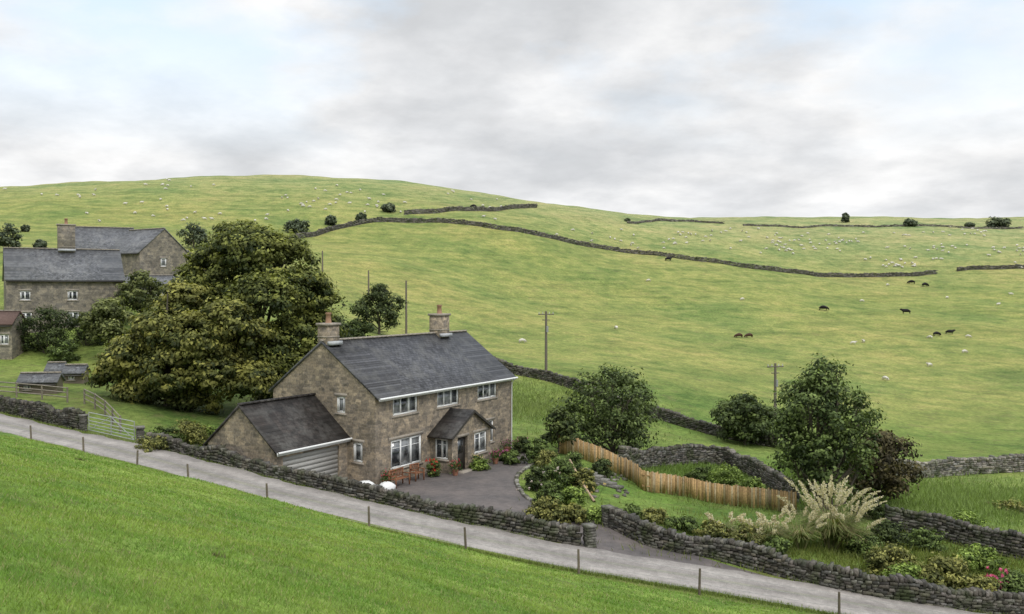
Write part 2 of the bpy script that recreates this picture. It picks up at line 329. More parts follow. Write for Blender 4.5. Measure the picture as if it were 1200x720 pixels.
stone_wall('drystone_wall',[offs_road(x,2.4) for x in np.arange(-60,-27.2,2)]+[offs_road(-27.1,2.4)],.8,.45,.3,.12,.2,.45)
stone_wall('drystone_wall',[G(1040,622),G(1075,626),G(1130,640),G(1200,657),G(1300,680)],1.0,.5,.33,.14,.2,.5)
stone_wall('drystone_wall',[G(728,546),G(780,546),G(840,545),G(880,560),G(912,580),G(935,592)],1.15,.55,.35,.14,.22,.7)
stone_wall('drystone_wall',[G(1015,560),G(1075,561),G(1130,557),G(1200,553),G(1320,548)],1.0,.55,.4,.15,.22,1.1)
stone_wall('drystone_wall',[G(575,430),G(600,438),G(650,449),G(700,468),G(780,494),G(850,514),G(930,530),G(1015,556)],.85,.5,.5,.18,.22,.5)
stone_wall('drystone_wall',[G(345,281),G(400,268),G(470,261),G(540,263),G(600,271),G(700,291),G(800,304),G(900,317),G(1000,325),G(1060,324),G(1099,321)],1.05,.6,1.1,.26,.3,.62)
stone_wall('drystone_wall',[G(1121,318),G(1160,316),G(1200,315),G(1330,318)],1.05,.6,1.1,.26,.3,.62)
stone_wall('drystone_wall',[G(474,252),G(520,249),G(580,248),G(630,243.5)],1.1,.6,1.4,.3,.3,.65)
stone_wall('drystone_wall',[G(205,304),G(260,295),G(345,281)],1.1,.6,1.,.26,.3,.75)
stone_wall('drystone_wall',[G(735,262),G(800,260),G(850,262.5)],.7,.6,1.5,.3,.3,.75)
stone_wall('drystone_wall',[G(870,265),G(1000,266),G(1200,268)],.5,.5,1.8,.3,.25,.8)
stone_wall('kerb_edging',kerb,.14,.2,.35,.14,0,1.2)
for p in ((offs_road(2.9,2.2)),(W2S[0]-.2,W2S[1]+.2),(offs_road(-27.0,2.3)),(offs_road(-22.4,2.3))):
    mb=MB(); z=hz(*p); 
    for k in range(7): boxes(mb,(p[0],p[1],z+.06+k*.12),(.42,.42,.12),.4+.1*R.randn(),np.array((.2,.19,.165))*(.5+.5*R.rand()),.15)
    boxes(mb,(p[0],p[1],z+.93),(.5,.5,.12),.4,(.20,.19,.17),.1); mb.obj('stone_gatepost',[DRY])
# ---------------------------------------------------------------- buildings
def panel(mb,ax,const,a0,a1,z0,z1,ops,inw,rev=.13,mat=0):
    xs=sorted(set([a0,a1]+[o[0] for o in ops]+[o[1] for o in ops])); zs=sorted(set([z0,z1]+[o[2] for o in ops]+[o[3] for o in ops]))
    def p(a,z,o=0): return (a,const+o,z) if ax=='y' else (const+o,a,z)
    for i in range(len(xs)-1):
        for j in range(len(zs)-1):
            cx,cz=(xs[i]+xs[i+1])/2,(zs[j]+zs[j+1])/2
            if any(o[0]<cx<o[1] and o[2]<cz<o[3] for o in ops): continue
            mb.add([p(xs[i],zs[j]),p(xs[i+1],zs[j]),p(xs[i+1],zs[j+1]),p(xs[i],zs[j+1])],[[0,1,2,3]],mat)
    for o in ops:
        q=[(o[0],o[2]),(o[1],o[2]),(o[1],o[3]),(o[0],o[3])]
        for a,b in zip(q,q[1:]+q[:1]): mb.add([p(*a),p(*b),p(*b,rev*inw),p(*a,rev*inw)],[[0,1,2,3]],mat)
def bxa(mb,ax,c0,c1,a0,a1,z0,z1,mat=0):
    if ax=='y': bx(mb,(a0,c0,z0),(a1,c1,z1),mat)
    else: bx(mb,(c0,a0,z0),(c1,a1,z1),mat)
def window(mb,ax,const,o,inw,lights=3,bar=True,door=False):
    a0,a1,z0,z1=o; f=.085; c0=const+inw*.06; c1=const+inw*.125
    if door:
        bxa(mb,ax,c0,c1,a0,a0+f,z0,z1,0); bxa(mb,ax,c0,c1,a1-f,a1,z0,z1,0); bxa(mb,ax,c0,c1,a0+f,a1-f,z1-f,z1,0); bxa(mb,ax,c0+.02*inw,c1,a0+f,a1-f,z0,z1-f,3)
    else:
        bxa(mb,ax,c0,c1,a0,a1,z0,z0+f); bxa(mb,ax,c0,c1,a0,a1,z1-f,z1); bxa(mb,ax,c0,c1,a0,a0+f,z0+f,z1-f); bxa(mb,ax,c0,c1,a1-f,a1,z0+f,z1-f)
        wdt=(a1-a0-2*f)/lights
        for k in range(1,lights): bxa(mb,ax,c0,c1,a0+f+k*wdt-.045,a0+f+k*wdt+.045,z0+f,z1-f)
        bxa(mb,ax,const+inw*.10,const+inw*.115,a0+f,a1-f,z0+f,z1-f,1)
        for k in range(lights):
            x0=a0+f+k*wdt+.045; x1=x0+wdt-.09
            if k%2==0 or lights==1:
                for q in ((x0,x0+.04,z0+f,z1-f),(x1-.04,x1,z0+f,z1-f),(x0+.04,x1-.04,z0+f,z0+f+.04),(x0+.04,x1-.04,z1-f-.04,z1-f)): bxa(mb,ax,c0-.012*inw,c1-.03*inw,*q)
            if bar: bxa(mb,ax,c0+.012*inw,c1-.025*inw,x0+.04,x1-.04,z0+(z1-z0)*.70-.018,z0+(z1-z0)*.70+.018)
        bxa(mb,ax,const-inw*.06,const+inw*.058,a0-.08,a1+.08,z0-.11,z0-.002,2)
    bxa(mb,ax,const-inw*.012,const+inw*.055,a0-.14,a1+.14,z1+.002,z1+.18,2)
def roof(mb,x0,x1,y0,y1,ze,zr,ov=.25,og=.12,th=.12,mat=0):
    ym=(y0+y1)/2; sl=(zr-ze)/(ym-y0); e0=y0-ov; ez=ze-sl*ov; a,b=x0-og,x1+og
    for s in (0,1):
        ey=e0 if s==0 else 2*ym-e0
        P8=[(a,ey,ez),(b,ey,ez),(b,ym,zr),(a,ym,zr),(a,ey,ez+th),(b,ey,ez+th),(b,ym,zr+th),(a,ym,zr+th)]
        mb.add(P8,BF,mat)
def ridge(mb,x0,x1,y,z,mat=0):
    k=int((x1-x0)/.45); c=x0+(np.arange(k)+.5)*(x1-x0)/k
    boxes(mb,np.c_[c,np.full(k,y),np.full(k,z)],((x1-x0)/k*.97,.22,.1),0,(1,1,1),.04,mat)
def gable_building(name,loc,rot,Lx,Wy,eave,rise,ops=(),gops=(),rops=(),wall=STONE2,rf=SLATE2,lights=2,chim=()):
    e=empty(name,loc,rot); mb=MB()
    panel(mb,'y',0,0,Lx,-1.5,eave,ops,1); panel(mb,'x',0,0,Wy,-1.5,eave,gops,1); panel(mb,'x',Lx,0,Wy,-1.5,eave,rops,-1); panel(mb,'y',Wy,0,Lx,-1.5,eave,(),-1)
    for x in (0,Lx): mb.add([(x,0,eave),(x,Wy,eave),(x,Wy/2,eave+rise)],[[0,1,2]])
    mb.obj('walls',[wall],e)
    mb=MB(); roof(mb,0,Lx,0,Wy,eave,eave+rise); mb.obj('roof',[rf],e)
    mb=MB(); ridge(mb,-.1,Lx+.1,Wy/2,eave+rise+.13); mb.obj('ridge_tiles',[LINTEL],e)
    mb=MB(); nw=0
    for o in ops: window(mb,'y',0,o,1,lights,False,o[2]<.2); nw+=1
    for o in gops: window(mb,'x',0,o,1,1,True,o[2]<.2); nw+=1
    for o in rops: window(mb,'x',Lx,o,-1,1,True,o[2]<.2); nw+=1
    if nw: mb.obj('windows',[WHITE,GLASS,LINTEL,DARKM,GREYW],e)
    mb=MB(); bx(mb,(0,-.36,eave-.30),(Lx,-.26,eave-.2)); mb.obj('gutter',[DARKM],e)
    for (cx,cw,cd,ct) in chim: chimney(e,cx,Wy/2,eave+rise,cw,cd,ct,wall)
    return e
def chimney(e,cx,cy,zr,cw,cd,ct,wall,pots=1):
    mb=MB(); bx(mb,(cx-cw/2,cy-cd/2,zr-.7),(cx+cw/2,cy+cd/2,ct)); mb.obj('chimney_stack',[wall],e)
    mb=MB(); bx(mb,(cx-cw/2-.08,cy-cd/2-.08,ct),(cx+cw/2+.08,cy+cd/2+.08,ct+.14)); bx(mb,(cx-cw/2-.03,cy-cd/2-.03,zr+.32),(cx+cw/2+.03,cy+cd/2+.03,zr+.38)); mb.obj('chimney_cap',[LINTEL],e)
    mb=MB()
    bx(mb,(cx-cw/2-.02,cy-cd/2-.25,zr-.12),(cx+cw/2+.02,cy-cd/2-.0,zr+.10)); mb.obj('lead_flashing',[LEAD],e)
    mb=MB()
    for k in range(pots):
        x=cx+(k-(pots-1)/2)*.5
        tube(mb,[(x,cy,ct+.14),(x,cy,ct+.2),(x,cy,ct+.62),(x,cy,ct+.64),(x,cy,ct+.74)],[.19,.17,.14,.18,.17],10)
    mb.obj('chimney_pots',[POT],e,True)
ROT=math.atan2(sa,ca)
HE=empty('stone_house',(-7.6,52,0),ROT)
WO=[(1.6,4.0,3.8,4.85),(6.0,8.4,3.8,4.85),(10.6,13.0,3.8,4.85),(1.4,4.4,.75,2.42),(10.9,12.6,.85,2.3)]
GO=[(2.15,2.8,4.0,4.95),(.9,1.6,1.3,2.42)]
mb=MB()
panel(mb,'y',0,0,15,-1,5.1,WO,1); panel(mb,'x',0,0,7.7,-1,5.1,GO,1); panel(mb,'x',15,0,7.7,-1,5.1,[],-1); panel(mb,'y',7.7,0,15,-1,5.1,[],-1)
for x in (0,15): mb.add([(x,0,5.1),(x,7.7,5.1),(x,3.85,7.95)],[[0,1,2]])
mb.obj('walls',[STONE],HE)
mb=MB(); roof(mb,0,15,0,7.7,5.1,7.95,.3,.1,.13); mb.obj('roof',[SLATE],HE)
mb=MB(); ridge(mb,-.1,15.1,3.85,8.1); mb.obj('ridge_tiles',[LINTEL],HE)
mb=MB()
for k,o in enumerate(WO): window(mb,'y',0,o,1,3 if o[1]-o[0]>2 else 2,k>2)
for o in GO: window(mb,'x',0,o,1,1,False)
mb.obj('windows',[WHITE,GLASS,LINTEL,DARKM,GREYW],HE)
mb=MB(); bx(mb,(-.05,-.335,4.80),(15.05,-.305,4.98)); tube(mb,[(-.1,-.40,4.94),(15.1,-.40,4.94)],.06,8); tube(mb,[(14.85,-.38,4.9),(14.85,-.1,4.6),(14.85,-.08,0)],.045,8)
mb.obj('gutter',[WHITE],HE)
chimney(HE,.55,3.85,7.95,1.0,.75,8.95,STONE); chimney(HE,11.8,3.85,7.95,1.15,.85,9.25,STONE)
gx0,gy0,gy1,ge,gr=-5.7,2.0,6.9,2.75,4.85
mb=MB(); GD=(-5.1,-.7,-.2,2.3)
panel(mb,'y',gy0,gx0,0,-1,ge,[GD],1); panel(mb,'x',gx0,gy0,gy1,-1,ge,[],1); panel(mb,'y',gy1,gx0,0,-1,ge,[],-1)
mb.add([(gx0,gy0,ge),(gx0,gy1,ge),(gx0,(gy0+gy1)/2,gr)],[[0,1,2]]); mb.obj('garage_walls',[STONE],HE)
mb=MB(); roof(mb,gx0,-.14,gy0,gy1,ge,gr,.25,.12,.12); mb.obj('garage_roof',[MOSSY],HE)
mb=MB(); ridge(mb,gx0-.1,0,(gy0+gy1)/2,gr+.14); mb.obj('garage_ridge',[MOSSY],HE)
mb=MB()
for k in range(10): z=-.2+k*.25; bx(mb,(-5.08,gy0+.09,z),(-.72,gy0+.12,z+.235)); 
bx(mb,(-5.08,gy0+.125,-.2),(-.72,gy0+.14,2.3)); mb.obj('garage_door',[GREYW],HE)
mb=MB(); bx(mb,(gx0-.1,gy0-.30,ge-.28),(-.05,gy0-.26,ge-.10)); tube(mb,[(gx0-.1,gy0-.36,ge-.12),(-.05,gy0-.36,ge-.12)],.055,8); mb.obj('garage_gutter',[WHITE],HE)
px0,px1,pd,pe,pr=5.25,9.6,1.6,2.3,3.55; pm=(px0+px1)/2
mb=MB(); PO=[(5.85,6.95,-.05,2.1),(7.7,9.15,.85,2.15)]; PS=[(-1.3,-.35,.85,2.1)]
panel(mb,'y',-pd,px0,px1,-1,pe,PO,1,.2); panel(mb,'x',px0,-pd,0,-1,pe,PS,1); panel(mb,'x',px1,-pd,0,-1,pe,[],-1)
mb.add([(px0,-pd,pe),(px1,-pd,pe),(pm,-pd,pr)],[[0,1,2]]); mb.obj('porch_walls',[STONE],HE)
mb=MB(); sl=(pr-pe)/(pm-px0)
for s in (-1,1):
    e=pm+s*(pm-px0+.3); ez=pe-sl*.3
    P8=[(e,-pd-.2,ez),(e,.0,ez),(pm,.0,pr),(pm,-pd-.2,pr)]; P8+= [(a,b,c+.1) for a,b,c in P8]; mb.add(P8,BF)
mb.obj('porch_roof',[MOSSY],HE)
mb=MB(); window(mb,'y',-pd,PO[1],1,2,True); window(mb,'x',px0,PS[0],1,2,True)
bx(mb,(5.87,-pd+.2,0),(6.93,-pd+.24,2.08),3); bx(mb,(6.1,-pd+.18,1.1),(6.7,-pd+.198,1.9),1)
bx(mb,(5.7,-pd-.012,2.102),(7.1,-pd+.05,2.27),2); bx(mb,(5.7,-pd-.5,-.1),(7.1,-pd-.002,.12),2)
for s in (-1,1):
    e=pm+s*(pm-px0+.3); P4=[(e,-pd-.225,pe-sl*.3-.06),(pm,-pd-.225,pr-.06),(pm,-pd-.225,pr+.1),(e,-pd-.225,pe-sl*.3+.1)]; mb.add(P4,[[0,1,2,3]],3)
mb.obj('porch_windows_and_door',[WHITE,GLASS,LINTEL,DARKM,GREYW],HE)
def Xe(px,d): return (px-600)/F*d
gable_building('stone_farmhouse',(Xe(145,96)-10.6*.866,96-10.6*.5,6.9),math.radians(30),10.6,7,5.2,3.0,
  [(1.2,2.1,3.1,4.0),(5.4,6.3,3.1,4.0),(1.2,2.2,.8,1.9),(5.4,6.4,.8,1.9)],chim=[(5.6,1.6,.9,17.6-6.9)])
gable_building('stone_barn',(Xe(95,122),118,11.6),math.radians(25),8,7,4.6,2.9,[(3,4,2,3)])
gable_building('stone_barn',(Xe(124,114),114,10.6),math.radians(-35),7,6.6,4.9,2.8,[(2,3,2,3)],rops=[(2.8,3.6,3.2,4.2)])
gable_building('outbuilding',(Xe(133,106),106,8.8),math.radians(8),7.2,4,2.9,.9,[(1,2.2,1,2),(4,5.2,1,2)],wall=RENDER)
gable_building('stone_shed',(Xe(-30,84),84,6.0-.8),math.radians(5),3.2,3,2.8,1.0,[(2.1,2.9,.9,1.8)],rf=RUST)
for (px,py,wd) in ((42,462,2.6),(85,450,1.5),(62,447,1.2)):
    p=G(px,py); gable_building('chicken_coop',(p[0]-wd/2,p[1],p[2]),.15,wd,1.4,.9,.45,[(.3,.8,.3,.7)],wall=m_plain('weathered_boards',(.16,.13,.10)) )
# ---------------------------------------------------------------- vegetation
def rdir(k):
    v=R.randn(k,3); return v/np.linalg.norm(v,axis=1)[:,None]
def leaves(mb,Pp,size,col,mat=0,nrm=None):
    k=len(Pp)
    if nrm is None: nrm=rdir(k)
    a=np.cross(nrm,rdir(k)); a/=np.linalg.norm(a,axis=1)[:,None]+1e-9
    b=np.cross(nrm,a); s=(size*(.6+.8*R.rand(k)))[:,None]
    V=np.stack([Pp-a*s,Pp-b*s*.55,Pp+a*s,Pp+b*s*.55],1).reshape(-1,3)
    mb.add(V,np.arange(4*k).reshape(-1,4),mat,np.repeat(col,4,0))
def crown(mb,lobes,ncl,nlf,size,c1,c2,rc,mat=0,flat=.65,rin=.5):
    lobes=np.array(lobes,float); pr=(lobes[:,3]*lobes[:,5]); pr/=pr.sum(); li=R.choice(len(lobes),ncl,p=pr); L=lobes[li]
    d=rdir(ncl); d[:,2]=np.where(d[:,2]<-.55,-d[:,2],d[:,2]); r=rin+(1.12-rin)*R.rand(ncl)**.6
    c=L[:,:3]+d*L[:,3:6]*r[:,None]; t=R.rand(ncl)
    c1,c2=np.array(c1),np.array(c2); rcs=rc*(.6+.8*R.rand(ncl))
    dev=R.randn(ncl*nlf,3); dev/=np.maximum(1,np.linalg.norm(dev,axis=1)/2.1)[:,None]
    Pp=np.repeat(c,nlf,0)+dev*np.repeat(rcs,nlf)[:,None]*np.array((1,1,flat)); tt=np.repeat(t,nlf)
    nr=np.repeat(d,nlf,0)*.5+dev*.55+R.randn(ncl*nlf,3)*.38+np.array((0,0,.35)); nr/=np.linalg.norm(nr,axis=1)[:,None]
    sh=np.clip(.80+.28*dev[:,2],.5,1.25)      # overhead light put into leaf colour: spray tops paler, undersides darker
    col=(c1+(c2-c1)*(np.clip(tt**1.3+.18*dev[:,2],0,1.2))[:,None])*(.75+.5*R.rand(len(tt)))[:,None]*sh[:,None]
    leaves(mb,Pp,size,col,mat,nr); return c
def tree(name,x,y,height,width,nl=9,ncl=300,nlf=40,size=.16,c1=(.04,.065,.015),c2=(.12,.15,.03),rc=None,trunk=True,lobes=None,z=None,low=.22,asp=.8,rin=.5,ls=1.0):
    z=hz(x,y) if z is None else z
    mb=MB(); rc=rc or width*.055
    if lobes is None:
        lobes=[]
        for k in range(nl):
            f=(k+.5)/nl; zz=height*(low+.12+(1-low-.28)*f); prof=math.sin(math.pi*min(1,(.25+.72*f)))**.7
            a=k*2.4+R.rand(); rr=width*.5*prof*(.35+.35*R.rand()) if k<nl-1 else 0
            q=width*(.17+.08*R.rand())*(.75+.35*prof)*ls; lobes.append((rr*math.cos(a),rr*math.sin(a),zz,q,q,q*asp))
    lobes=[tuple(l) for l in lobes]
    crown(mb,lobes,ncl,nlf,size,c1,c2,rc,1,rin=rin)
    bc=np.array((.10,.085,.065)); r0=max(.03,height*.022)
    if trunk:
        zl=height*.55; pts=[(0,0,-.4),(0,0,0),(.03*height*.3,0,height*.18),(-.02*height,.01*height,height*.38),(0,0,zl),(.01*height,0,height*.82)]
        tube(mb,pts,[r0*1.5,r0*1.25,r0,r0*.8,r0*.55,r0*.12],8,0,bc)
    for l in lobes:
        st=np.array((0,0,height*(low*.8+.35*R.rand()*.5))) if trunk else np.array((l[0]*.2,l[1]*.2,0)); en=np.array(l[:3]); mid=(st+en)/2+np.array((0,0,-.04*height))+R.randn(3)*.03*height
        tube(mb,[st,mid,en,en+(en-mid)*.08],[r0*.5,r0*.35,r0*.2,r0*.05],5,0,bc)
        for q in range(3):
            e2=en+rdir(1)[0]*np.array(l[3:6])*.85; tube(mb,[mid*.3+en*.7,(en+e2)/2+R.randn(3)*.02*height,e2],[r0*.2,r0*.12,r0*.03],4,0,bc)
    return mb.obj(name,[BARK,LEAF],loc=(x,y,z))
def treepx(name,px,pybase,wpx,hpx,**k):
    p=G(px,pybase); d=p[1]; return tree(name,p[0],p[1],hpx*d/F,wpx*d/F,z=p[2],**k)
def lobepx(lst,x0,y0,z0):
    out=[]
    for px,py,d,r in lst:
        x,y,z=W(px,py,d); q=r*d/F; out.append((x-x0,y-y0,z-z0,q,q,q*.85))
    return out
x0,y0=Xe(305,73),73; z0=hz(x0,y0)
L=lobepx([(290,300,73,36),(325,310,74,38),(255,320,74,34),(355,345,73,32),(310,355,70,38),(262,365,72,34),(368,380,74,24),(350,400,72,32),(300,415,70,38),(240,345,76,30),(335,440,71,34),(278,285,75,24),(305,283,74,18),(374,350,75,18),(382,390,76,16),(248,302,75,16),(330,470,72,28),(225,325,76,14),(290,275,75,14),(365,430,73,18)],x0,y0,z0)
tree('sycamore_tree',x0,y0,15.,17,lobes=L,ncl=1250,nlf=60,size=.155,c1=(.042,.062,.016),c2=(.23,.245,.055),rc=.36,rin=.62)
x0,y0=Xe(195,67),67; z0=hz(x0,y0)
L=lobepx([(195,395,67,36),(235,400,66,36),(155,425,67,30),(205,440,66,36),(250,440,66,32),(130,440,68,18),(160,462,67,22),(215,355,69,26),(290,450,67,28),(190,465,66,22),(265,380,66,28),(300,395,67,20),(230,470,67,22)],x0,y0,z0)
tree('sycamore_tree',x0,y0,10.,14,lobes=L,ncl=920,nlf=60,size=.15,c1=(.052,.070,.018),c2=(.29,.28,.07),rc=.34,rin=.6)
treepx('hawthorn_tree',128,425,70,80,ncl=220,nlf=30,size=.15,c1=(.07,.09,.03),c2=(.24,.26,.09))
treepx('ash_tree',165,385,60,70,ncl=200,nlf=30,size=.15,c1=(.06,.08,.03),c2=(.22,.24,.08))
treepx('hawthorn_tree',444,392,58,62,nl=10,ncl=200,nlf=30,size=.18,c1=(.03,.045,.015),c2=(.12,.15,.05),low=.05)
treepx('shrub',418,400,40,26,ncl=120,nlf=26,size=.15,trunk=False,low=0,c1=(.03,.05,.012),c2=(.09,.12,.03))
treepx('shrub',395,420,50,50,ncl=120,nlf=26,size=.15,trunk=False,low=0,c1=(.025,.04,.012),c2=(.08,.10,.03))
treepx('ash_tree',718,536,150,112,nl=24,ncl=360,nlf=30,size=.12,c1=(.045,.07,.02),c2=(.18,.23,.075),low=.02,ls=.66,rin=.35,rc=.34)
treepx('cherry_tree',655,532,54,56,nl=8,ncl=110,nlf=26,size=.12,c1=(.035,.055,.017),c2=(.14,.17,.05),low=.05,ls=.8)
treepx('holly_tree',874,522,70,60,nl=10,ncl=320,nlf=34,size=.15,c1=(.035,.055,.017),c2=(.13,.17,.05),low=.0,ls=.95)
treepx('birch_tree',966,604,140,200,nl=36,ncl=640,nlf=32,size=.105,c1=(.042,.068,.02),c2=(.19,.25,.075),low=.02,rc=.28,asp=1.0,ls=.62,rin=.3)
treepx('copper_beech_tree',1032,592,90,96,nl=14,ncl=330,nlf=34,size=.11,c1=(.042,.036,.017),c2=(.13,.11,.045),low=.0,ls=.85)
for (px,py,wp,hp) in ((227,290,40,32),(348,272,34,16),(388,262,18,12),(424,257,16,9),(456,247,20,10),(10,294,42,36),(48,292,20,13),(90,300,26,20),
    (990,259,10,12),(1066,263,22,6),(1168,264,30,8),(1135,264,12,4),(735,258,7,3),(30,270,12,8)):
    p=G(px,py+2) or G(px,py+5); dd=p[1]
    tree('distant_hawthorn_tree',p[0],p[1],(hp)*dd/F,wp*.85*dd/F,z=p[2],nl=8,ncl=80,nlf=20,size=dd*.0014,c1=(.055,.075,.045),c2=(.16,.19,.11),low=.0,rc=wp*dd/F*.06,ls=.85)
gr=((.045,.07,.02),(.17,.23,.06)); ol=((.08,.095,.028),(.29,.28,.08)); lt=((.09,.14,.03),(.28,.37,.08)); dk=((.028,.046,.016),(.10,.13,.04))
sh=[(55,414,66,56,dk),(22,412,34,42,gr),(75,424,40,22,gr),(100,405,44,42,dk),(630,545,34,34,gr),(655,574,52,38,gr),(628,577,32,30,dk),(684,576,36,26,ol),(612,532,22,20,dk),(704,558,30,20,dk),(640,609,50,22,ol),(668,613,44,20,ol),(696,613,34,16,lt),(600,545,24,16,gr),(645,594,40,28,gr),(672,594,32,22,lt),(640,560,34,34,ol),(670,556,32,28,gr),
 (852,572,56,24,lt),(820,566,34,18,gr),(880,578,40,14,lt),(765,612,40,12,ol),(800,622,44,14,gr),(835,632,50,16,ol),(875,640,56,20,ol),(910,650,40,18,gr),(740,605,24,10,gr),
 (1012,655,50,28,gr),(1045,676,70,34,ol),(1105,698,84,44,ol),(1150,672,60,28,lt),(1190,706,56,34,gr),(1065,694,60,28,lt),(1085,645,50,22,gr),(1040,640,50,28,dk),(1150,708,50,30,ol),(1020,610,50,26,dk),
 (562,552,24,12,lt),(508,560,14,22,gr),(436,566,26,34,gr),(587,541,20,14,gr),(215,520,60,24,ol),(190,522,44,20,gr),(240,515,30,16,lt),(250,542,80,12,ol),(300,552,60,12,ol),(180,528,50,12,ol),(345,561,46,10,ol),(1000,560,50,24,gr),(1130,620,60,10,lt),(1185,600,50,8,ol)]
for px,py,wp,hp,(c1,c2) in sh:
    p=G(px,py); d=p[1]; nn=int(50+wp*hp*.06)
    tree('garden_shrub',p[0],p[1],hp*d/F,wp*d/F,z=p[2],nl=7,ncl=nn,nlf=26,size=.07 if d<70 else .1,c1=c1,c2=c2,trunk=False,low=-.1,asp=.7,rc=max(.1,wp*d/F*.055),rin=.4)
def flowers(name,px,py,wp,hp,k,col,s=.06):
    p=G(px,py); d=p[1]; mb=MB(); w_=wp*d/F; hh=hp*d/F
    Pp=np.c_[R.randn(k)*w_*.3,R.randn(k)*w_*.25-.1,hh*(.25+.8*R.rand(k))]
    for q in Pp[:40]: tube(mb,[(q[0]*.6,q[1]*.6,0),tuple(q)],[.01,.006],4,0,(.06,.12,.03))
    Pq=np.repeat(Pp,9,0)+R.randn(k*9,3)*s*.6; leaves(mb,Pq,s,np.array(col)*(.7+.6*R.rand(len(Pq)))[:,None],0); mb.obj(name,[LEAF],loc=p)
flowers('rose_bush',436,566,22,34,48,(.55,.04,.06)); flowers('rose_bush',1168,704,30,36,22,(.7,.14,.3),.06); flowers('flower_bed',588,541,22,14,26,(.5,.15,.32)); flowers('flower_bed',508,560,10,20,20,(.6,.05,.04)); flowers('flower_bed',640,580,60,28,16,(.6,.5,.5),.05); flowers('flower_bed',690,585,40,18,12,(.6,.45,.2),.05)
def pampas(px,py,wp,hp,npl,ns=700):
    p=G(px,py); d=p[1]; w_=wp*d/F; hh=hp*d/F; mb=MB(); a=R.rand(ns)*6.283; ln=hh*(.5+.35*R.rand(ns)); sp=w_*.5*(.25+.75*R.rand(ns)); wd=.014+.01*R.rand(ns)
    dirv=np.stack([np.cos(a),np.sin(a),0*a],-1); sd=np.stack([-np.sin(a),np.cos(a),0*a],-1); pts=[]
    for t in (0,.35,.7,1.): pts.append(dirv*(sp*t**1.6+.1)[:,None]+np.array((0,0,1))*(ln*(1.6*t-1.05*t*t))[:,None])
    V=[]; 
    for k,q in enumerate(pts):
        ww=(wd*(1,1,.8,.15)[k])[:,None]; V+= [q-sd*ww,q+sd*ww]
    V=np.stack(V,1); base=np.arange(ns)[:,None,None]*8; f=np.array([[0,1,3,2],[2,3,5,4],[4,5,7,6]])
    col=np.array((.20,.24,.08))*(.6+.7*R.rand(ns,1)); col=np.where(R.rand(ns,1)<.3,np.array((.36,.31,.16)),col)
    mb.add(V.reshape(-1,3),(base+f).reshape(-1,4),0,np.repeat(col,8,0))
    for k in range(npl):
        a=R.rand()*6.283; b=w_*(.08+.36*R.rand()); top=np.array((math.cos(a)*b,math.sin(a)*b,hh*(.5+.34*R.rand()))); bs=top*np.array((.2,.2,0)); ln=hh*(.2+.08*R.rand())
        ax=(top-bs)/np.linalg.norm(top-bs)+np.array((math.cos(a)*.25+.08,math.sin(a)*.25,0)); tube(mb,[bs,bs*.5+top*.5+np.array((0,0,.1)),top],[.015,.012,.008],4,0,(.4,.36,.2))
        m=170; t=R.rand(m); rr=.085*np.sin(math.pi*np.clip(t*.85+.12,0,1)); Pp=top+ax*(t*ln)[:,None]+np.array((ax[0]*.8,ax[1]*.8,-.5))*(t*t*ln*.35)[:,None]+R.randn(m,3)*rr[:,None]*.6
        leaves(mb,Pp,.038,np.array((.68,.61,.47))*(.75+.5*R.rand(m))[:,None],0)
    mb.obj('pampas_grass',[BLADE],loc=p)
pampas(975,645,104,84,38,1000); pampas(905,640,70,44,12,500); pampas(850,632,50,32,7,350); pampas(1000,650,60,60,12,400); pampas(880,640,50,36,8,350); pampas(940,645,60,52,10,400)
# foreground grass blades
k=360000; u=-.62+1.24*R.rand(k); v=np.log(5.0)+(np.log(46.)-np.log(5.0))*R.rand(k)**.8
y=np.exp(v); x=u*y; kp=(roadd(x,y)<-2.0); x,y=x[kp],y[kp]; k=len(x); z=h(x,y)
def fbm(x,y,s):
    q=0
    for i,(a,b,c) in enumerate(((1,.3,.2),(2.1,1.7,1.3),(4.3,.9,2.6),(8.1,2.2,.4))):
        q=q+np.sin(x*s*a+b+1.7*np.sin(y*s*a*.8+c))*np.sin(y*s*a*1.1+c+1.3*np.sin(x*s*a*.7+b))/(1.6**i)
    return q
pt=fbm(x,y,.55); hh=(.035+.05*R.rand(k))*(1+.6*np.clip(fbm(x+9,y,1.3)-.3,0,1)); wd=np.maximum(.004,y*.00055)*(.7+.6*R.rand(k))
a=R.rand(k)*6.283; ln=rdir(k); b0=np.c_[x,y,z-.01]; sd=np.c_[np.cos(a),np.sin(a),0*a]*wd[:,None]; tip=b0+np.c_[ln[:,0]*hh*1.0,ln[:,1]*hh*1.0,hh]
col=np.array((.20,.30,.056))*(.6+.75*R.rand(k,1)); col=col*(1+np.clip(pt,-.9,1.1)[:,None]*np.array((.24,.11,.18))); col=np.where(R.rand(k,1)<.08,np.array((.36,.33,.16)),col)
mb=MB(); mb.add(np.stack([b0-sd,b0+sd,tip],1).reshape(-1,3),np.arange(3*k).reshape(-1,3),0,np.repeat(col,3,0)); mb.obj('grass',[BLADE])
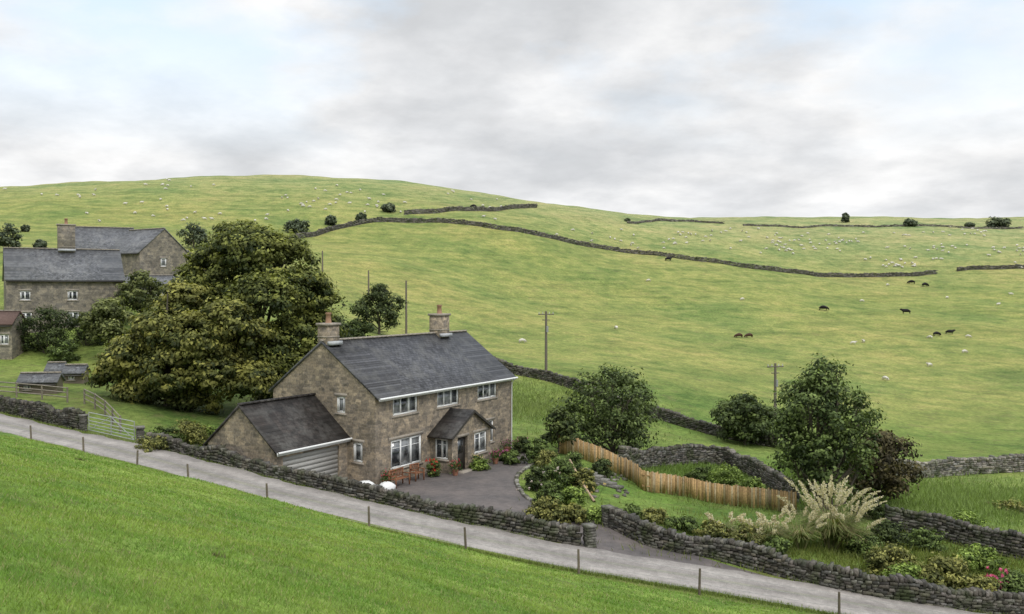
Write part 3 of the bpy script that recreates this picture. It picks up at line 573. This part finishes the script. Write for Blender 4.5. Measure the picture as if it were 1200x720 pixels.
def tufts(name,px,py,rx,rd_,k,hgt,c,lim=1.9):
    p=G(px,py); x=p[0]+R.randn(k)*rx; y=p[1]+R.randn(k)*rd_; z=h(x,y); a=R.rand(k)*6.283; hh=hgt*(.5+R.rand(k)); ln=R.randn(k,2)*.4
    ok=np.abs(roadd(x,y))>lim; s,t=hloc(x,y); ok&=~((s>-6)&(s<17)&(t>-7)&(t<8)); x,y,z,a,hh,ln=x[ok],y[ok],z[ok],a[ok],hh[ok],ln[ok]; k=len(x)
    b0=np.c_[x,y,z-.02]; sd=np.c_[np.cos(a),np.sin(a),0*a]*(.012+.0003*y)[:,None]; tip=b0+np.c_[ln*hh[:,None],hh]
    col=np.array(c)*(.6+.8*R.rand(k,1)); mb=MB(); mb.add(np.stack([b0-sd,b0+sd,tip],1).reshape(-1,3),np.arange(3*k).reshape(-1,3),0,np.repeat(col,3,0)); mb.obj(name,[BLADE])
tufts('rough_grass',1130,590,9,4,30000,.35,(.2,.27,.08)); tufts('rough_grass',870,560,6,3,14000,.3,(.17,.25,.06)); tufts('rough_grass',1080,660,6,3,14000,.3,(.17,.2,.05)); tufts('rough_grass',640,480,5,7,10000,.4,(.2,.25,.08))
for px,py,r_ in ((93,540,.10),(255,655,.07)):
    tufts('grass_tussock',px,py,r_,r_*.6,60,.08,(.12,.12,.05),2.3)
def strip(name,x0,x1,k,c,hg):
    x=x0+(x1-x0)*R.rand(k); sgn=np.where((R.rand(k)<.35)&((x<1)|(x>11)),1,-1); o=sgn*(1.72+.16*np.abs(R.randn(k))); s=np.interp(x,RX,RS); cc=np.sqrt(1+s*s); X_=x-s/cc*o; Y_=np.interp(x,RX,RY)+o/cc
    z=h(X_,Y_)-.01; a=R.rand(k)*6.283; hh=hg*(.4+R.rand(k)); sd=np.c_[np.cos(a),np.sin(a),0*a]*.018; b0=np.c_[X_,Y_,z]; tip=b0+np.c_[R.randn(k,2)*hh[:,None]*.4,hh]
    col=np.array(c)*(.6+.8*R.rand(k,1)); mb=MB(); mb.add(np.stack([b0-sd,b0+sd,tip],1).reshape(-1,3),np.arange(3*k).reshape(-1,3),0,np.repeat(col,3,0)); mb.obj(name,[BLADE])
strip('verge_grass',-45,22,26000,(.20,.25,.07),.16)
# ---------------------------------------------------------------- fences, gates, poles
def board_fence(name,pts,hgt,bw=.12):
    pts=spline([tuple(p)[:2] for p in pts],.5); _,L,sg,pp=resamp(pts,1); s=np.arange(0,L,bw); x=np.interp(s,sg,pp[:,0]); y=np.interp(s,sg,pp[:,1]); yaw=np.arctan2(np.gradient(y),np.gradient(x)); z=h(x,y); mb=MB(); k=len(s)
    hh=hgt+.03*R.randn(k); br=.7+.6*R.rand(k,1); col=np.array((.43,.28,.13))*br; col=np.where(R.rand(k,1)<.25,np.array((.40,.31,.19))*br,col)
    boxes(mb,np.c_[x,y,z+hh/2+.03],np.c_[np.full(k,bw*.86),np.full(k,.022),hh],yaw,col,.03)
    ii=np.arange(0,k,16); boxes(mb,np.c_[x[ii]-np.sin(yaw[ii])*.07,y[ii]+np.cos(yaw[ii])*.07,z[ii]+hgt/2],(.1,.1,hgt+.15),yaw[ii],(.32,.21,.10))
    for f in (.25,.8):
        i2=np.arange(0,k-4,4); boxes(mb,np.c_[x[i2]-np.sin(yaw[i2])*.035,y[i2]+np.cos(yaw[i2])*.035,z[i2]+hgt*f],(bw*4.1,.04,.08),yaw[i2],(.36,.23,.11))
    return mb.obj(name,[WOOD])
board_fence('timber_fence',[G(655,532),G(690,542),G(735,562),G(757,577),G(800,583),G(860,594),G(935,603)],1.2)
mb=MB(); posts=[(x) for x in (-46,-40,-34.5,-29.3,-25,-20.9,-17.1,-13.8,-9.7,-5.2,-1.2,3.1,7.6,12.6,17.8)]
pp=[]
for x in posts:
    q=offs_road(x,-2.25); z=hz(*q); pp.append((q[0],q[1],z)); l=(R.rand()-.5)*.14
    tube(mb,[(q[0],q[1],z-.3),(q[0]+l*.5,q[1],z+.5),(q[0]+l,q[1],z+1.02)],[.05,.05,.045],7,0,np.array((.16,.13,.10))*(.8+.4*R.rand()))
for a,b in zip(pp,pp[1:]):
    for f in (.25,.45,.68,.92):
        A_,B_=np.array(a)+(0,0,f),np.array(b)+(0,0,f); tube(mb,[A_,(A_+B_)/2-(0,0,.02),B_],.006,4,0,(.35,.35,.35))
mb.obj('post_and_wire_fence',[WOOD])
def rail_fence(pts,hgt=1.05,sp=2.2,name='post_and_rail_fence'):
    _,L,sg,pq=resamp(pts,1); s=np.arange(0,L+.01,sp); x=np.interp(s,sg,pq[:,0]); y=np.interp(s,sg,pq[:,1]); z=h(x,y); mb=MB()
    for i in range(len(s)):
        tube(mb,[(x[i],y[i],z[i]-.2),(x[i],y[i],z[i]+hgt)],.06,6,0,(.22,.19,.15))
        if i:
            for f in (.35,.65,.95): tube(mb,[(x[i-1],y[i-1],z[i-1]+hgt*f),(x[i],y[i],z[i]+hgt*f)],.04,4,0,(.25,.22,.18))
    mb.obj(name,[WOOD])
rail_fence([G(-40,463),G(40,468),G(98,474)]); rail_fence([G(98,474),G(120,486),G(140,508)])
def gate(p,q,name='metal_field_gate'):
    p=np.array(p);q=np.array(q); mb=MB(); zp=hz(*p)+.12; zq=hz(*q)+.12
    a=lambda t,f: (p[0]+(q[0]-p[0])*t,p[1]+(q[1]-p[1])*t,zp+(zq-zp)*t+f)
    for f in (0,.18,.36,.56,.78,1.05): tube(mb,[a(0,f),a(1,f)],.022,6)
    for t in (0,1,.5): tube(mb,[a(t,0),a(t,1.05)],.025,6)
    tube(mb,[a(0,0),a(.5,1.05)],.018,6); tube(mb,[a(1,0),a(.5,1.05)],.018,6); mb.obj(name,[GALV])
gate(offs_road(-26.6,2.35),offs_road(-22.9,2.35)); gate(offs_road(-34,-2.5),offs_road(-30,-2.5))
for px,py,hp,st in ((640,445,80,0),(909,500,74,0),(476,393,64,0),(378,330,36,0),(432,345,28,0)):
    p=G(px,py); hh=hp*p[1]/F; mb=MB(); tube(mb,[(0,0,-.5),(0,0,hh*.5),(0,0,hh)],[.17,.15,.12],8,0,(.15,.13,.105))
    if px in (640,909):
        boxes(mb,[(0,0,hh-.35),(0,0,hh-1.)],[(1.9,.12,.12),(.9,.1,.1)],.3,(.16,.14,.11))
        for q in (-.85,-.4,.4,.85): tube(mb,[(q*math.cos(.3),q*math.sin(.3),hh-.3),(q*math.cos(.3),q*math.sin(.3),hh-.08)],[.05,.035],6,0,(.5,.5,.48))
        tube(mb,[(.12,-.16,hh-2.4),(.12,-.16,hh-1.7)],.13,8,0,(.3,.3,.3))
    mb.obj('telegraph_pole',[WOOD],loc=p)
# ---------------------------------------------------------------- things on the drive
def bench(s,t,rot,wd=1.3):
    x,y=H(s,t); mb=MB(); c=(.23,.10,.05)
    for k in range(4): bx(mb,(-wd/2,-.24+k*.125,.42),(wd/2,-.14+k*.125,.45),0,c)
    for q in (-wd/2+.03,wd/2-.03):
        bx(mb,(q-.03,-.25,0),(q+.03,-.19,.62),0,c); bx(mb,(q-.03,.22,0),(q+.03,.28,.92),0,c); bx(mb,(q-.035,-.27,.62),(q+.035,.219,.66),0,c)
    bx(mb,(-wd/2,.225,.84),(wd/2,.275,.925),0,c); bx(mb,(-wd/2+.06,.23,.5),(wd/2-.06,.27,.55),0,c)
    for k in range(int(wd/.14)): q=-wd/2+.1+k*.14; bx(mb,(q,.235,.55),(q+.06,.262,.84),0,c)
    mb.obj('wooden_bench',[WOOD],loc=(x,y,.06),rot=ROT+rot)
bench(.9,-1.0,0,1.3); bench(2.7,-.9,-.2,.7)
def planter(s,t,w_=.35,col=(.3,.14,.09),fc=(.6,.08,.12)):
    x,y=H(s,t); mb=MB(); tube(mb,[(0,0,0),(0,0,.3),(0,0,.34)],[w_*.35,w_*.5,w_*.55],12,0,col); Pp=np.array((0,0,.55))+R.randn(260,3)*np.array((w_*.4,w_*.4,.15)); leaves(mb,Pp,.055,np.array((.07,.12,.03))*(.5+R.rand(260,1)),1)
    Pp=np.array((0,0,.66))+R.randn(70,3)*np.array((w_*.4,w_*.4,.13)); leaves(mb,Pp,.048,np.array(fc)*(.6+.6*R.rand(70,1)),1); mb.obj('plant_pot',[WOOD,LEAF],loc=(x,y,.05))
planter(5.0,-2.0,.4,fc=(.6,.06,.08)); planter(7.4,-2.0,.4,fc=(.7,.6,.2)); planter(9.4,-2.1,.4,fc=(.65,.1,.3)); planter(10.2,-.6,.4,fc=(.6,.05,.05)); planter(13.4,-.6,.55,fc=(.6,.2,.4)); planter(14.4,-.9,.55,fc=(.55,.1,.3)); planter(.4,-.5,.5)
def bag(s,t,w_):
    x,y=H(s,t); mb=MB(); th=np.arange(12)*2*math.pi/12; rings=[]
    for zz,r in ((0,.9),(.15,1.05),(.4,1.0),(.6,.8),(.68,.4),(.7,.05)): rings.append(np.c_[np.cos(th)*r*w_*(1+.12*R.randn(12)),np.sin(th)*r*w_*(1+.12*R.randn(12)),zz*w_*1.6+.04*R.randn(12)*w_])
    V=np.concatenate(rings); i=np.arange(5)[:,None]*12; j=np.arange(12)[None]; mb.add(V,np.stack([i+j,i+(j+1)%12,i+12+(j+1)%12,i+12+j],-1).reshape(-1,4)); mb.obj('bulk_bag',[WHITE],loc=(x,y,.1),smooth=True)
bag(-1.1,-.2,.46); bag(-1.7,-.9,.46); bag(-.5,-1.2,.4)
p=G(716,572); mb=MB()
for k in range(6): boxes(mb,(p[0]-.35*k,p[1]+.35*k,p[2]+.08+.13*k),(1.5,.45,.16),-.7,np.array((.2,.19,.17))*(.8+.4*R.rand()),.06)
mb.obj('stone_steps',[DRY])
a=np.array(G(697,590)); b=np.array(G(668,562)); mb=MB(); tube(mb,[a+(0,0,.05),(a+b)/2+(0,0,.45),b+(0,0,1.1)],.07,6,0,(.42,.30,.2)); mb.obj('timber_post',[WOOD])
mb=MB()
for px,py in [(R.uniform(640,735),R.uniform(550,585)) for _ in range(60)]:
    q=G(px,py); boxes(mb,(q[0],q[1],q[2]+.04),(.18+.2*R.rand(),.2,.12+.12*R.rand()),R.rand()*3,np.array((.2,.18,.16))*(.4+.7*R.rand()),.4)
mb.obj('rockery_stones',[DRY])
# ---------------------------------------------------------------- animals
def skin_mesh(name,chains,rads,mats,colf):
    V=[];E=[];Rr=[]; idx={}
    for ch,rs in zip(chains,rads):
        prev=None
        for p,r in zip(ch,rs):
            key=tuple(round(a,4) for a in p)
            if key not in idx: idx[key]=len(V); V.append(p); Rr.append(r)
            if prev is not None and prev!=idx[key]: E.append((prev,idx[key]))
            prev=idx[key]
    me=bpy.data.meshes.new(name+'_sk'); me.from_pydata(V,E,[]); o=bpy.data.objects.new(name+'_sk',me); sc.collection.objects.link(o)
    o.modifiers.new('s','SKIN')
    for i,r in enumerate(Rr): me.skin_vertices[0].data[i].radius=(r,r)
    me.skin_vertices[0].data[0].use_root=True
    o.modifiers.new('sub','SUBSURF').levels=1
    dg=bpy.context.evaluated_depsgraph_get(); dg.update(); m2=bpy.data.meshes.new_from_object(o.evaluated_get(dg)); m2.name=name
    bpy.data.objects.remove(o)
    at=m2.color_attributes.new('Col','FLOAT_COLOR','POINT')
    for i,v in enumerate(m2.vertices): at.data[i].color=c4(colf(v.co))
    m2.materials.clear()
    for m in mats: m2.materials.append(m)
    for p in m2.polygons: p.use_smooth=True; p.material_index=0
    return m2
def quad(name,L,hb,rb,leg,graze,mat,colf):
    zt=hb-rb
    body=[(-.45*L,0,zt+.1*rb),(-.2*L,0,zt),(.1*L,0,zt-.06*rb),(.36*L,0,zt)]; br=[rb*.85,rb*1.05,rb*1.08,rb*.88]
    if graze: neck=[(.36*L,0,zt),(.52*L,0,zt*.75),(.62*L,0,zt*.38),(.68*L,0,.1*hb)]
    else: neck=[(.36*L,0,zt),(.52*L,0,zt+rb*.45),(.60*L,0,zt+rb*.8),(.76*L,0,zt+rb*.45)]
    nr=[rb*.88,rb*.55,rb*.42,rb*.26]
    ch=[body,neck]; rs=[br,nr]
    for sy in (-1,1):
        yy=sy*rb*.55
        ch.append([(-.45*L,0,zt+.1*rb),(-.40*L,yy,zt*.75),(-.36*L,yy,zt*.52),(-.46*L,yy,zt*.30),(-.43*L,yy,.02)]); rs.append([rb*.85,rb*.48,leg*1.5,leg,leg*.9])
        ch.append([(.36*L,0,zt),(.33*L,yy,zt*.72),(.34*L,yy,zt*.40),(.33*L,yy,.02)]); rs.append([rb*.88,rb*.40,leg*1.1,leg*.9])
        e=neck[2]; ch.append([e,(e[0]-.03*L,sy*rb*.5,e[2]+rb*.25)]); rs.append([nr[2],rb*.1])
    ch.append([(-.45*L,0,zt+.1*rb),(-.53*L,0,zt*.9),(-.54*L,0,zt*.5)]); rs.append([rb*.85,rb*.10,rb*.07])
    return skin_mesh(name,ch,rs,[mat],colf)
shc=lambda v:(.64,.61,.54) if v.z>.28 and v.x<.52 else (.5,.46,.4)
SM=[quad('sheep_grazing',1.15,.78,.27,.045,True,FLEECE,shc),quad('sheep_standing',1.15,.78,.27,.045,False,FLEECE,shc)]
bk=lambda v:(.010,.009,.009)
CM=[quad('cow_grazing',2.1,1.35,.46,.08,True,HIDE,bk),quad('cow_standing',2.1,1.35,.46,.08,False,HIDE,bk),quad('cow_brown',2.0,1.25,.43,.075,True,HIDE,lambda v:(.07,.035,.022))]
def beast(name,me,px,py,s=1):
    p=G(px,py)
    if p is None or p[1]>700: return
    o=bpy.data.objects.new(name,me); sc.collection.objects.link(o); o.location=p; o.rotation_euler=(0,0,random.uniform(0,6.28)); o.scale=(s,)*3
    return o
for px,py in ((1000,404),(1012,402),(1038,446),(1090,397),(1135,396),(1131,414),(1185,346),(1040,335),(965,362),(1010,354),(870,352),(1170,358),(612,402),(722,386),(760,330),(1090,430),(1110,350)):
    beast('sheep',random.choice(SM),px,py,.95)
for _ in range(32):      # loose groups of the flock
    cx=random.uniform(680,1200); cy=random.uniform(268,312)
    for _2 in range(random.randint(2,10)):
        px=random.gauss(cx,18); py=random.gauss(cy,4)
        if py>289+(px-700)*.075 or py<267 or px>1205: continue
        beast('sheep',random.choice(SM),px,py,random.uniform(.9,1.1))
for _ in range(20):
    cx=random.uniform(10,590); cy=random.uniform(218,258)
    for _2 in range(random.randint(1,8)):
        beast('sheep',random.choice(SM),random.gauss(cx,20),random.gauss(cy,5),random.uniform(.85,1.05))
for px,py,k in ((723,294,0),(783,306,1),(1062,368,1),(1068,333,0),(1098,394,0),(1113,392,1),(866,396,2),(878,396,2),(555,244,0),(1084,336,0),(965,364,0)):
    o=beast('cow',CM[k],px,py,1.0 if py<380 else .8); 
    if o: o.rotation_euler=(0,0,random.choice((.3,2.9,-.4,3.4)))
# ---------------------------------------------------------------- light and sky
SE,SA=math.radians(48),math.radians(150)
sd=Vector((math.sin(SA)*math.cos(SE),math.cos(SA)*math.cos(SE),math.sin(SE)))
l=bpy.data.lights.new('sun','SUN'); l.energy=1.3; l.angle=math.radians(20); l.color=(1,.97,.92); lo=bpy.data.objects.new('sun',l); sc.collection.objects.link(lo); lo.rotation_euler=sd.to_track_quat('Z','Y').to_euler()
wd=bpy.data.worlds.new('World'); sc.world=wd; wd.use_nodes=True; nt=wd.node_tree; bg=nt.nodes['Background']; bg.inputs[1].default_value=.1
sky=nd(nt,'TexSky',{'sky_type':'NISHITA','sun_disc':False,'sun_elevation':SE,'sun_rotation':SA,'air_density':1.0,'dust_density':1.5})
tc=nd(nt,'TexCoord').outputs['Generated']; sp=nd(nt,'SeparateXYZ',Vector=tc); zz=mth(nt,'MAXIMUM',sp.outputs[2],0.0); den=mth(nt,'ADD',zz,.24)
cv_=nd(nt,'CombineXYZ',X=mth(nt,'DIVIDE',sp.outputs[0],den),Y=mth(nt,'DIVIDE',sp.outputs[1],den),Z=0.4).outputs[0]
n1=noise(nt,cv_,1.5,9,.55); n2=noise(nt,cv_,4.2,7,.58)
cl=ramp(nt,n1,[(.38,(6.6,6.75,6.95)),(.48,(7.8,7.9,8.05)),(.59,(9.6,9.6,9.6))])
cl=mixc(nt,cl,ramp(nt,n2,[(.35,.93),(.65,1.06)]),1,'MULTIPLY')
cl=mixc(nt,cl,ramp(nt,zz,[(0.,1.10),(.09,1.02),(.32,1.02),(1.,2.1)]),1,'MULTIPLY')
gap=ramp(nt,noise(nt,cv_,1.2,7,.55),[(.46,0.),(.60,.75)]); gap=mth(nt,'MULTIPLY',gap,ramp(nt,zz,[(.13,0.),(.27,1.)]))
blue=mixc(nt,sky.outputs[0],(4.9,5.8,6.4),1,'ADD')
nt.links.new(mixc(nt,cl,blue,gap),bg.inputs[0])
cam=bpy.data.cameras.new('camera'); cam.lens=36*F/1200; cam.clip_end=6000; cam.clip_start=.1; co=bpy.data.objects.new('camera',cam); sc.collection.objects.link(co)
co.location=(0,0,CZ); co.rotation_euler=(math.radians(90-1.04),0,0); sc.camera=co
sc.view_settings.view_transform='Standard'; sc.view_settings.look='None'
